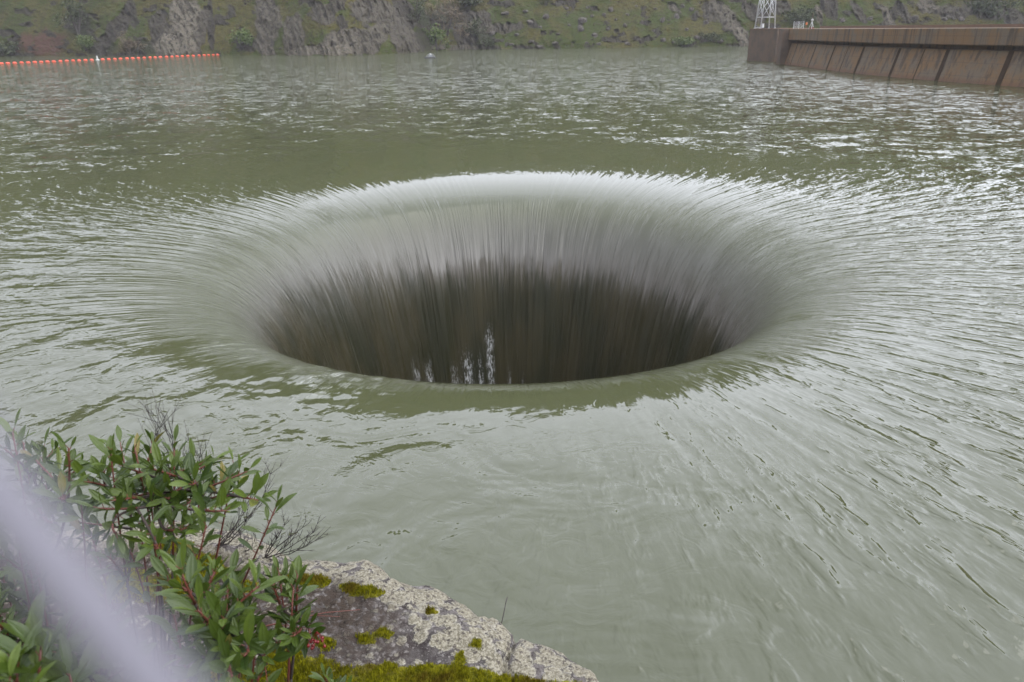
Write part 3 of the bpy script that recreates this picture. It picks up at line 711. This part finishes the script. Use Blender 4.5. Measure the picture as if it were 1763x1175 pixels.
rockc = t.mix(t.mul(t.ss(w3, .58, .68), .7), rockc, (.18, .168, .158))
flake = t.mul(t.ss(sv.outputs[0], .50, .58), t.ss(vo2, .52, .38))
rockc = t.mix(t.mul(flake, .85), rockc, (.20, .185, .175))
# foliose lichen: rounded rosettes with ragged, paler rims
lv_ = t.add(t.mul(t.math('SUBTRACT', .5, vo), 1.1), t.mul(t.math('SUBTRACT', w2, .5), .9))
lv_ = t.add(lv_, t.mul(t.math('SUBTRACT', t.attr('lichen'), .62), .75))
lm = t.ss(lv_, .02, .12); rim = t.mul(t.ss(lv_, .02, .08), t.ss(lv_, .22, .12))
lc = t.mix(t.ss(w3, .40, .60), (.135, .122, .088), (.25, .232, .18)); lc = t.mix(t.mul(rim, .6), lc, (.30, .285, .24))
lc = t.mix(t.ss(t.noise(p, 70, 4, .7), .54, .62), lc, (.065, .055, .047))
c = t.mix(lm, rockc, lc)
mn = t.noise(p, 60, 4, .7)
mc = t.mix(t.ss(mn, .38, .62), (.09, .092, .005), (.20, .19, .008)); mc = t.mix(t.mul(t.ss(t.noise(p, 8, 3), .5, .65), .6), mc, (.10, .055, .012))
c = t.mix(t.ss(t.add(t.attr('moss'), t.mul(t.math('SUBTRACT', mn, .5), .8)), .35, .6), c, mc)
c = t.mix(t.mul(t.attr('litter'), t.ss(w2, .36, .5)), c, t.mix(t.noise(p, 30, 4, .7), (.014, .012, .010), (.060, .042, .030)))
hb = t.add(t.add(t.mul(w2, .012), t.mul(w3, .0035)), t.add(t.mul(lm, .0035), t.mul(flake, .002)))
rmat = t.fin(c, .92, t.bump(hb, 1.0, 1.0), **{'Specular IOR Level': .25})
rk_o = mesh_obj('lichen_rock', RV, grid_faces(len(xs), len(ys)), rmat, attrs={'moss': mossm.ravel(), 'lichen': lich.ravel(), 'litter': litter.ravel()})
tag(rk_o, 'grey lichen-crusted rock ledge above the water in the lower left corner', 'rock')
# moss cushions: short upright shoots packed on the mossy places of the ledge
rg = np.random.RandomState(8)
ii = np.where((mossm.ravel() > .45) & (GD.ravel() > -.02) & (rpy.ravel() < 1230) & (rpx.ravel() > 150))[0]
n = 60000
pick = ii[rg.randint(0, len(ii), n)]; P0 = RV[pick]+rg.uniform(-.006, .006, (n, 3))*[1, 1, 0]
mh = (.005+.011*rg.rand(n))*(.4+.6*np.clip(moss.ravel()[pick], 0, 1))
P0[:, 2] += .010*np.clip(fbm(P0[:, 0]*45, P0[:, 1]*45, None, 2, 3)+.2, 0, 1)*1.0
A = rg.normal(0, .45, (n, 3)); A[:, 2] = 1; A /= np.linalg.norm(A, axis=1)[:, None]
B = np.cross(A, rg.normal(0, 1, (n, 3))); B /= np.linalg.norm(B, axis=1)[:, None]
Vm = np.concatenate([P0-B*.0016-[0, 0, .012], P0+B*.0016-[0, 0, .012], P0+A*mh[:, None]+B*.0006], 1).reshape(-1, 3)
t = NT('moss_shoots'); p = t.pos(); 
mc = t.mix(t.ss(t.noise(p, 90, 3, .6), .38, .62), (.10, .10, .005), (.26, .25, .010)); mc = t.mix(t.mul(t.ss(t.noise(p, 9, 3), .52, .66), .7), mc, (.08, .045, .01))
mossmat = t.fin(mc, .9, **{'Specular IOR Level': .1})
tag(mesh_obj('moss', Vm, np.arange(3*n).reshape(-1, 3), mossmat, smooth=False), kind='stuff')

# bank under and behind the camera
bxs = np.concatenate([np.linspace(-160, -12, 50, endpoint=False), np.linspace(-12, 12, 120, endpoint=False), np.linspace(12, 160, 50)])
bys = np.concatenate([np.linspace(-150, -8, 50, endpoint=False), np.linspace(-8, 6, 90, endpoint=False), np.linspace(6, 60, 40)])
BX, BY = np.meshgrid(bxs, bys, indexing='ij')
eb = np.where(BX < 0, .9+.22*np.maximum(-BX-3.5, 0), .25+.02*BX)+.4*fbm(BX*.3, BX*0, None, 2, 5)*sstep(2, 8, np.abs(BX))
db = eb-BY
BZ = np.where(db > 0, ZR-.06+.03*fbm(BX*1.5, BY*1.5, None, 3, 6)+np.clip(-BY-8, 0, 200)*.62+2*fbm(BX*.06, BY*.06, None, 4, 2)*sstep(-9, -25, BY), ZR-.06+db*3)
BZ = np.clip(BZ, -1.5, 60)
BV = np.stack([BX, BY, BZ], -1).reshape(-1, 3); BF = grid_faces(len(bxs), len(bys)); BF = BF[(BV[BF][:, :, 2].max(axis=1) > -1.45)]
mesh_obj_b = mesh_obj('bank', BV, BF, simple('bank_soil', (.05, .047, .03), .95, .5, 1.2), smooth=True)
tag(mesh_obj_b, kind='structure')

# ================================================================ SHRUB
def toyon_leaf_mat(name, c1, c2, c3):
    t = NT(name); sh = t.attr('shade'); mid = t.attr('mid'); p = t.pos()
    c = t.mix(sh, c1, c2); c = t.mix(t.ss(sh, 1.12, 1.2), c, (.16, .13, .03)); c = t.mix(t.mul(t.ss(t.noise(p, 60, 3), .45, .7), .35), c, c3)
    c = t.mix(t.mul(t.ss(mid, .85, 1.0), .55), c, (.10, .14, .045))
    t.fin(c, .38, t.bump(t.add(t.mul(t.noise(p, 180, 2), .0008), t.mul(mid, -.001)), 1.0))
    t.b.inputs['Specular IOR Level'].default_value = .4
    tr = t.n('ShaderNodeBsdfTranslucent'); t.put(tr.inputs[0], t.mix(.5, c, (.06, .11, .01)))
    ms = t.n('ShaderNodeMixShader'); ms.inputs[0].default_value = .22
    t.t.links.new(t.b.outputs[0], ms.inputs[1]); t.t.links.new(tr.outputs[0], ms.inputs[2]); t.t.links.new(ms.outputs[0], t.out.inputs[0])
    return t.m
leaf_m = toyon_leaf_mat('shrub_leaf', (.018, .038, .005), (.080, .118, .014), (.042, .064, .018))
t = NT('red_stem'); p = t.pos(); stem_m = t.fin(t.mix(t.noise(p, 40, 3), (.085, .018, .012), (.13, .038, .025)), .5)
wood_m = simple('shrub_wood', (.035, .024, .020), .8, .4, 40)
twig_m = simple('dry_twig', (.035, .027, .026), .85, .4, 50)
berry_m = simple('berry', (.13, .004, .006), .25, .3, 60)
LW = np.array([.06, .40, .74, .94, 1.0, .93, .62, .10])      # half-width along the blade
def add_leaf(Vl, Fl, Sh, Md, p0, dirv, nrm, L, Wd, shade, droop):
    n = len(Vl); d = dirv/np.linalg.norm(dirv); b = np.cross(nrm, d); b /= np.linalg.norm(b)+1e-9; nn = np.cross(d, b)
    m = len(LW)
    for i, w_ in enumerate(LW):
        s = i/(m-1); c = p0+d*L*s-nn*droop*L*s*s
        for k, e in enumerate((-1, -.5, 0, .5, 1)):
            Vl.append(c+b*e*w_*Wd+nn*(abs(e)*w_*Wd*.38)); Sh.append(shade); Md.append(1.0 if k == 2 else 0.0)
    for i in range(m-1):
        for k in range(4): Fl.append((n+i*5+k, n+i*5+k+1, n+i*5+k+6, n+i*5+k+5))
def bez(a, b, c, n=9):
    return [a*(1-s)**2+b*2*s*(1-s)+c*s*s for s in np.linspace(0, 1, n)]
def shrub(name, label, base, tips, seed, leafL=.058, berries=()):
    rg = np.random.RandomState(seed); root = empty(name, base); tag(root, label, 'shrub')
    base = np.array([base[0], base[1], ZR-.05]); root.location = tuple(base); Vl, Fl, Sh, Md = [], [], [], []; stem = MB(); wood = MB()
    hubs = []
    T = [np.array(q, float) for q in tips]
    for T_ in T:
        mid = base*.45+T_*.55+np.array([0, 0, -.06])+rg.normal(0, .025, 3)
        if hubs and rg.rand() < .75:
            hs = min(hubs, key=lambda q: np.linalg.norm(q-T_)+.35*np.linalg.norm(q-base)*0)
            st = hs if np.linalg.norm(hs-T_) < np.linalg.norm(base-T_)*.8 else base
        else: st = base
        mid = st*.5+T_*.5+np.array([0, 0, -.12*np.linalg.norm(T_-st)])+rg.normal(0, .02, 3)
        c = bez(st-base, mid-base, T_-base, 10); L = np.linalg.norm(T_-st)
        r_a = .0020+.003*min(L, .6)
        wood.tube(c[:7], list(np.linspace(r_a, .0026, 7)), 6); stem.tube(c[6:], list(np.linspace(.0025, .0013, 4)), 6)
        if L > .2: hubs += [c[4]+base, c[6]+base]
        # leaves: whorl at the tip and spiral down the last part
        tipd = c[-1]-c[-3]; tipd /= np.linalg.norm(tipd); tipd = tipd*.6+np.array([0, 0, .5]); tipd /= np.linalg.norm(tipd)
        tl = min(.15, L*.7); nl = rg.randint(9, 16)
        cl = np.array(c); cum = np.concatenate([[0], np.cumsum(np.linalg.norm(np.diff(cl, axis=0), axis=1))])
        ph = rg.rand()*6
        for k in range(nl):
            f = k/(nl-1); s = cum[-1]-tl*(1-f**.7); q = np.array([np.interp(s, cum, cl[:, j]) for j in range(3)])
            ph += 2.4; a = np.cross(tipd, [.3, .9, .1]); a /= np.linalg.norm(a); b = np.cross(tipd, a)
            side = a*math.cos(ph)+b*math.sin(ph); open_ = (1.25-.75*f)*rg.uniform(.8, 1.15)
            dv = tipd*math.cos(open_)+side*math.sin(open_); nr = tipd*math.sin(open_)-side*math.cos(open_)+rg.normal(0, .25, 3)
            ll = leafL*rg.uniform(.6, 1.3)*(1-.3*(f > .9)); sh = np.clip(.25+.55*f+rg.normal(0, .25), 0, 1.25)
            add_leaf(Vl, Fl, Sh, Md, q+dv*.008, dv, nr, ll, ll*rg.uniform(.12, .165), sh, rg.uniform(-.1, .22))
            stem.tube([q, q+dv*.009], .0008, 4, False)
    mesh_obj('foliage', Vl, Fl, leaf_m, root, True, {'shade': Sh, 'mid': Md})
    stem.build('young_stems', stem_m, root, True); wood.build('branches', wood_m, root, True)
    for (bp, nb) in berries:
        m = MB(); bp = np.array(bp)-base
        for k in range(nb):
            q = bp+rg.normal(0, .008, 3); m.lathe(q, [(.0008, -.003), (.0024, -.002), (.0032, 0), (.0024, .002), (.0008, .003)], 8)
            m.tube([q+[0, 0, .004], bp+[0, 0, .025]], .0006, 4, False)
        m.build('berry_cluster', berry_m, root, True)
    return root
rg = np.random.RandomState(5)
def jt(lst, d0, d1): return [at(a, b, rg.uniform(d0, d1)) for a, b in lst]
mainT = [(190,775),(208,768),(232,772),(262,765),(300,768),(345,800),(372,792),(402,800),(425,812),(445,862),(478,866),(410,842),(385,850),(330,835),(300,805),(262,808),(235,812),(205,800),(180,812),(150,830),
 (350,870),(320,870),(290,860),(260,860),(225,855),(195,862),(170,875),(240,900),(280,905),(320,910),(355,905),(200,920),(160,930),(225,950),(270,945),(310,945),(390,880),(335,955),(190,960),(140,900)]
shrub('shrub', 'leafy evergreen shrub with red stems reaching over the rock ledge in front of the water', at(235, 1080, 2.02), jt(mainT, 1.42, 1.82), 3, .044)
leftT = [(22,745),(40,762),(75,772),(98,775),(118,772),(60,790),(140,800),(110,815),(30,800),(80,830),(5,770),(50,850),(110,860),(20,880),(90,900),(140,870),(60,930),(10,960),(120,940)]
shrub('shrub', 'leftmost evergreen shrub behind the blurred pale wire', at(60, 1130, 2.1), jt(leftT, 1.5, 1.95), 9, .043)
lowT = [(392,1015),(372,1030),(350,1010),(420,1030),(430,1060),(410,1085),(385,1065),(360,1080),(340,1050),(325,1025),(440,1100),(420,1130),(390,1120),(360,1135),(445,1010),(400,990),(370,985),(330,1090),(465,1140),(300,1060),(310,1120),(445,1165),(400,1165),(350,1170),(290,1000),(310,980)]
shrub('shrub', 'lower evergreen shrub with long leaves and red berries beside the mossy rock', at(330, 1250, 1.75), jt(lowT, 1.25, 1.6), 14, .046, [(at(548, 1106, 1.50), 7), (at(537, 1116, 1.49), 4), (at(460, 1168, 1.42), 2)])
sprT = [(480,985),(512,990),(495,1000),(470,1005),(505,1012),(530,1098),(505,1095),(480,1108)]
shrub('shrub', 'upright sprig with narrow leaves rising in front of the pale lichen', at(440, 1100, 1.56), jt(sprT, 1.48, 1.54), 23, .042)
cornT = [(45,1105),(70,1120),(30,1150),(120,1165),(15,1180)]
shrub('shrub', 'shrub tip with broad leaves close to the camera in the bottom left corner', at(110, 1320, 1.2), jt(cornT, 1.0, 1.08), 37, .062)
fillT = [(rg.uniform(-40, 230), rg.uniform(950, 1190)) for _ in range(26)]
shrub('shrub', 'shaded evergreen shrub low on the bank below the blurred wire', at(60, 1260, 1.95), jt(fillT, 1.5, 1.9), 41, .05)
m = [(575,1180),(560,1165),(595,1190)]
shrub('seedling', 'small narrow leaved seedling sprouting from the moss at the bottom edge', on_z(575, 1215, ZR-.03), jt(m, 1.98, 2.04), 47, .045)
# dry twig bushes
def twigs(name, label, base, tips, seed, sub=7, rad=.0016):
    rg = np.random.RandomState(seed); base = np.array(base, float); root_mb = MB()
    for T_ in tips:
        T_ = np.array(T_); L = np.linalg.norm(T_-base); mid = (base+T_)/2+rg.normal(0, L*.07, 3)-[0, 0, L*.08]
        c = bez(base-base, mid-base, T_-base, 9); c = [q+rg.normal(0, L*.008, 3)*(0 < i) for i, q in enumerate(c)]
        root_mb.tube(c, list(np.linspace(rad, rad*.35, 9)), 5)
        for k in range(sub):
            i = rg.randint(2, 8); st = c[i]; d = (c[-1]-c[i-1]); d /= np.linalg.norm(d); d = d+rg.normal(0, .42, 3)+[0, 0, .35]; d /= np.linalg.norm(d)
            l = L*rg.uniform(.15, .4)*(1-.05*i); e1 = st+d*l*.5; e2 = e1+(d+rg.normal(0, .2, 3)+[0, 0, .2])*l*.5
            root_mb.tube([st, e1, e2], [rad*.55, rad*.4, rad*.25], 4)
            for j in range(2):
                d2 = d+rg.normal(0, .5, 3)+[0, 0, .3]; d2 /= np.linalg.norm(d2); root_mb.tube([e1, e1+d2*l*.35], [rad*.32, rad*.22], 4)
    o = root_mb.build(name, twig_m, None, True, loc=None); o.location = tuple(base)
    return tag(o, label, 'twigs')
def jd(lst, d): return [at(a, b, d+rg.uniform(-.05, .05)) for a, b in lst]
twigs('dry_twigs', 'bare dark twig fan overhanging the water right of the shrub', on_z(455, 962, ZR-.02), jd([(572,905),(560,890),(540,893),(520,905),(498,890),(490,900),(555,925),(478,920)], 2.40), 2, 8)
twigs('dry_twigs', 'bare dark twigs rising between the shrub and the ledge', on_z(370, 945, ZR-.02), jd([(475,795),(462,800),(450,820),(440,880),(430,905),(410,900),(470,830)], 2.40), 3, 6)
twigs('dry_twigs', 'bare twig tuft standing above the top of the shrub', on_z(290, 880, ZR-.02), jd([(250,700),(262,697),(275,702),(285,712),(292,710),(258,715)], 2.30), 4, 6)
twigs('dry_twigs', 'bare twigs behind the right half of the shrub', on_z(330, 900, ZR-.02), jd([(345,770),(330,755),(352,800),(338,790),(360,830),(320,780)], 2.32), 6, 6)
twigs('dry_twigs', 'faint low bare twigs at the ledge rim left of the twig fan', on_z(420, 950, ZR-.02), jd([(440,915),(425,912),(405,915),(455,925)], 2.40), 7, 4, .0011)
o = twigs('dry_twigs', 'tiny broken twig at the rim beside the round moss cushion', on_z(668, 1032, ZR-.02), jd([(690,1017),(680,1020),(672,1016)], 2.30), 8, 2, .0013)
mb = MB(); TD = 2.24; q0 = at(861, 1096, TD); pts_ = [q0-[0, 0, .03], at(863, 1075, TD), at(867, 1058, TD), at(870, 1042, TD), at(874, 1028, TD)]
mb.tube([q-q0 for q in pts_], [.0016, .0014, .0013, .001, .0007], 6); mb.tube([pts_[3]-q0, at(872, 1030, TD)-q0], [.0009, .0006], 5)
o = mb.build('dry_twig', twig_m, None, True); o.location = tuple(q0); tag(o, 'single thin bare twig standing up from the rock rim', 'twig')
q0 = at(520, 1062, 1.75); mb = MB(); RT = lambda a, b: on_z(a, b, ZR+.03); pts_ = [RT(430, 1085), RT(500, 1068), RT(560, 1055), RT(620, 1050)]
mb.tube([q-q0 for q in pts_], [.002, .0016, .0012, .0008], 6)
for a, b, c_, d_ in ((500, 1068, 540, 1052), (540, 1060, 585, 1062), (470, 1076, 520, 1080)): mb.tube([RT(a, b)-q0, RT(c_, d_)-q0], [.0011, .0007], 5)
o = mb.build('trailing_twig', stem_m, None, True); o.location = tuple(q0); tag(o, 'thin reddish trailing twig lying across the lichened rock', 'twig')

# ================================================================ WIRE CLOSE TO THE LENS
def near(px_, py_, depth):  # depth along the view axis
    d = cf*FPX+(px_-CXP)*cr-(py_-CYP)*cu; return O+d/FPX*depth
wa = near(12, 872, .030); wb = near(232, 1140, .030); wd = (wb-wa)/np.linalg.norm(wb-wa)
t = NT('wire_zinc'); wire_m = t.fin(t.mix(t.noise(t.pos(), 900, 3), (.13, .127, .155), (.16, .156, .185)), .6)
mb = MB(); c0 = wa-wd*.30; c1_ = wb+wd*.40
mb.tube([c0+(c1_-c0)*s for s in np.linspace(0, 1, 30)], .00138, 20)
o = mb.build('fence_wire', wire_m, None, True); tag(o, 'pale blurred fence wire running diagonally across the lower left corner', 'wire')

# ================================================================ HAZE
if True:
    t = NT('haze'); t.t.nodes.remove(t.b); pv = t.n('ShaderNodeVolumePrincipled'); pv.inputs['Density'].default_value = .00022
    pv.inputs['Color'].default_value = (.93, .94, 1, 1); pv.inputs['Anisotropy'].default_value = .2
    t.t.links.new(pv.outputs[0], t.out.inputs['Volume'])
    mb = MB(); mb.box((0, 150, 60), (1300, 1000, 170)); o = mb.build('haze', t.m); tag(o, kind='stuff')
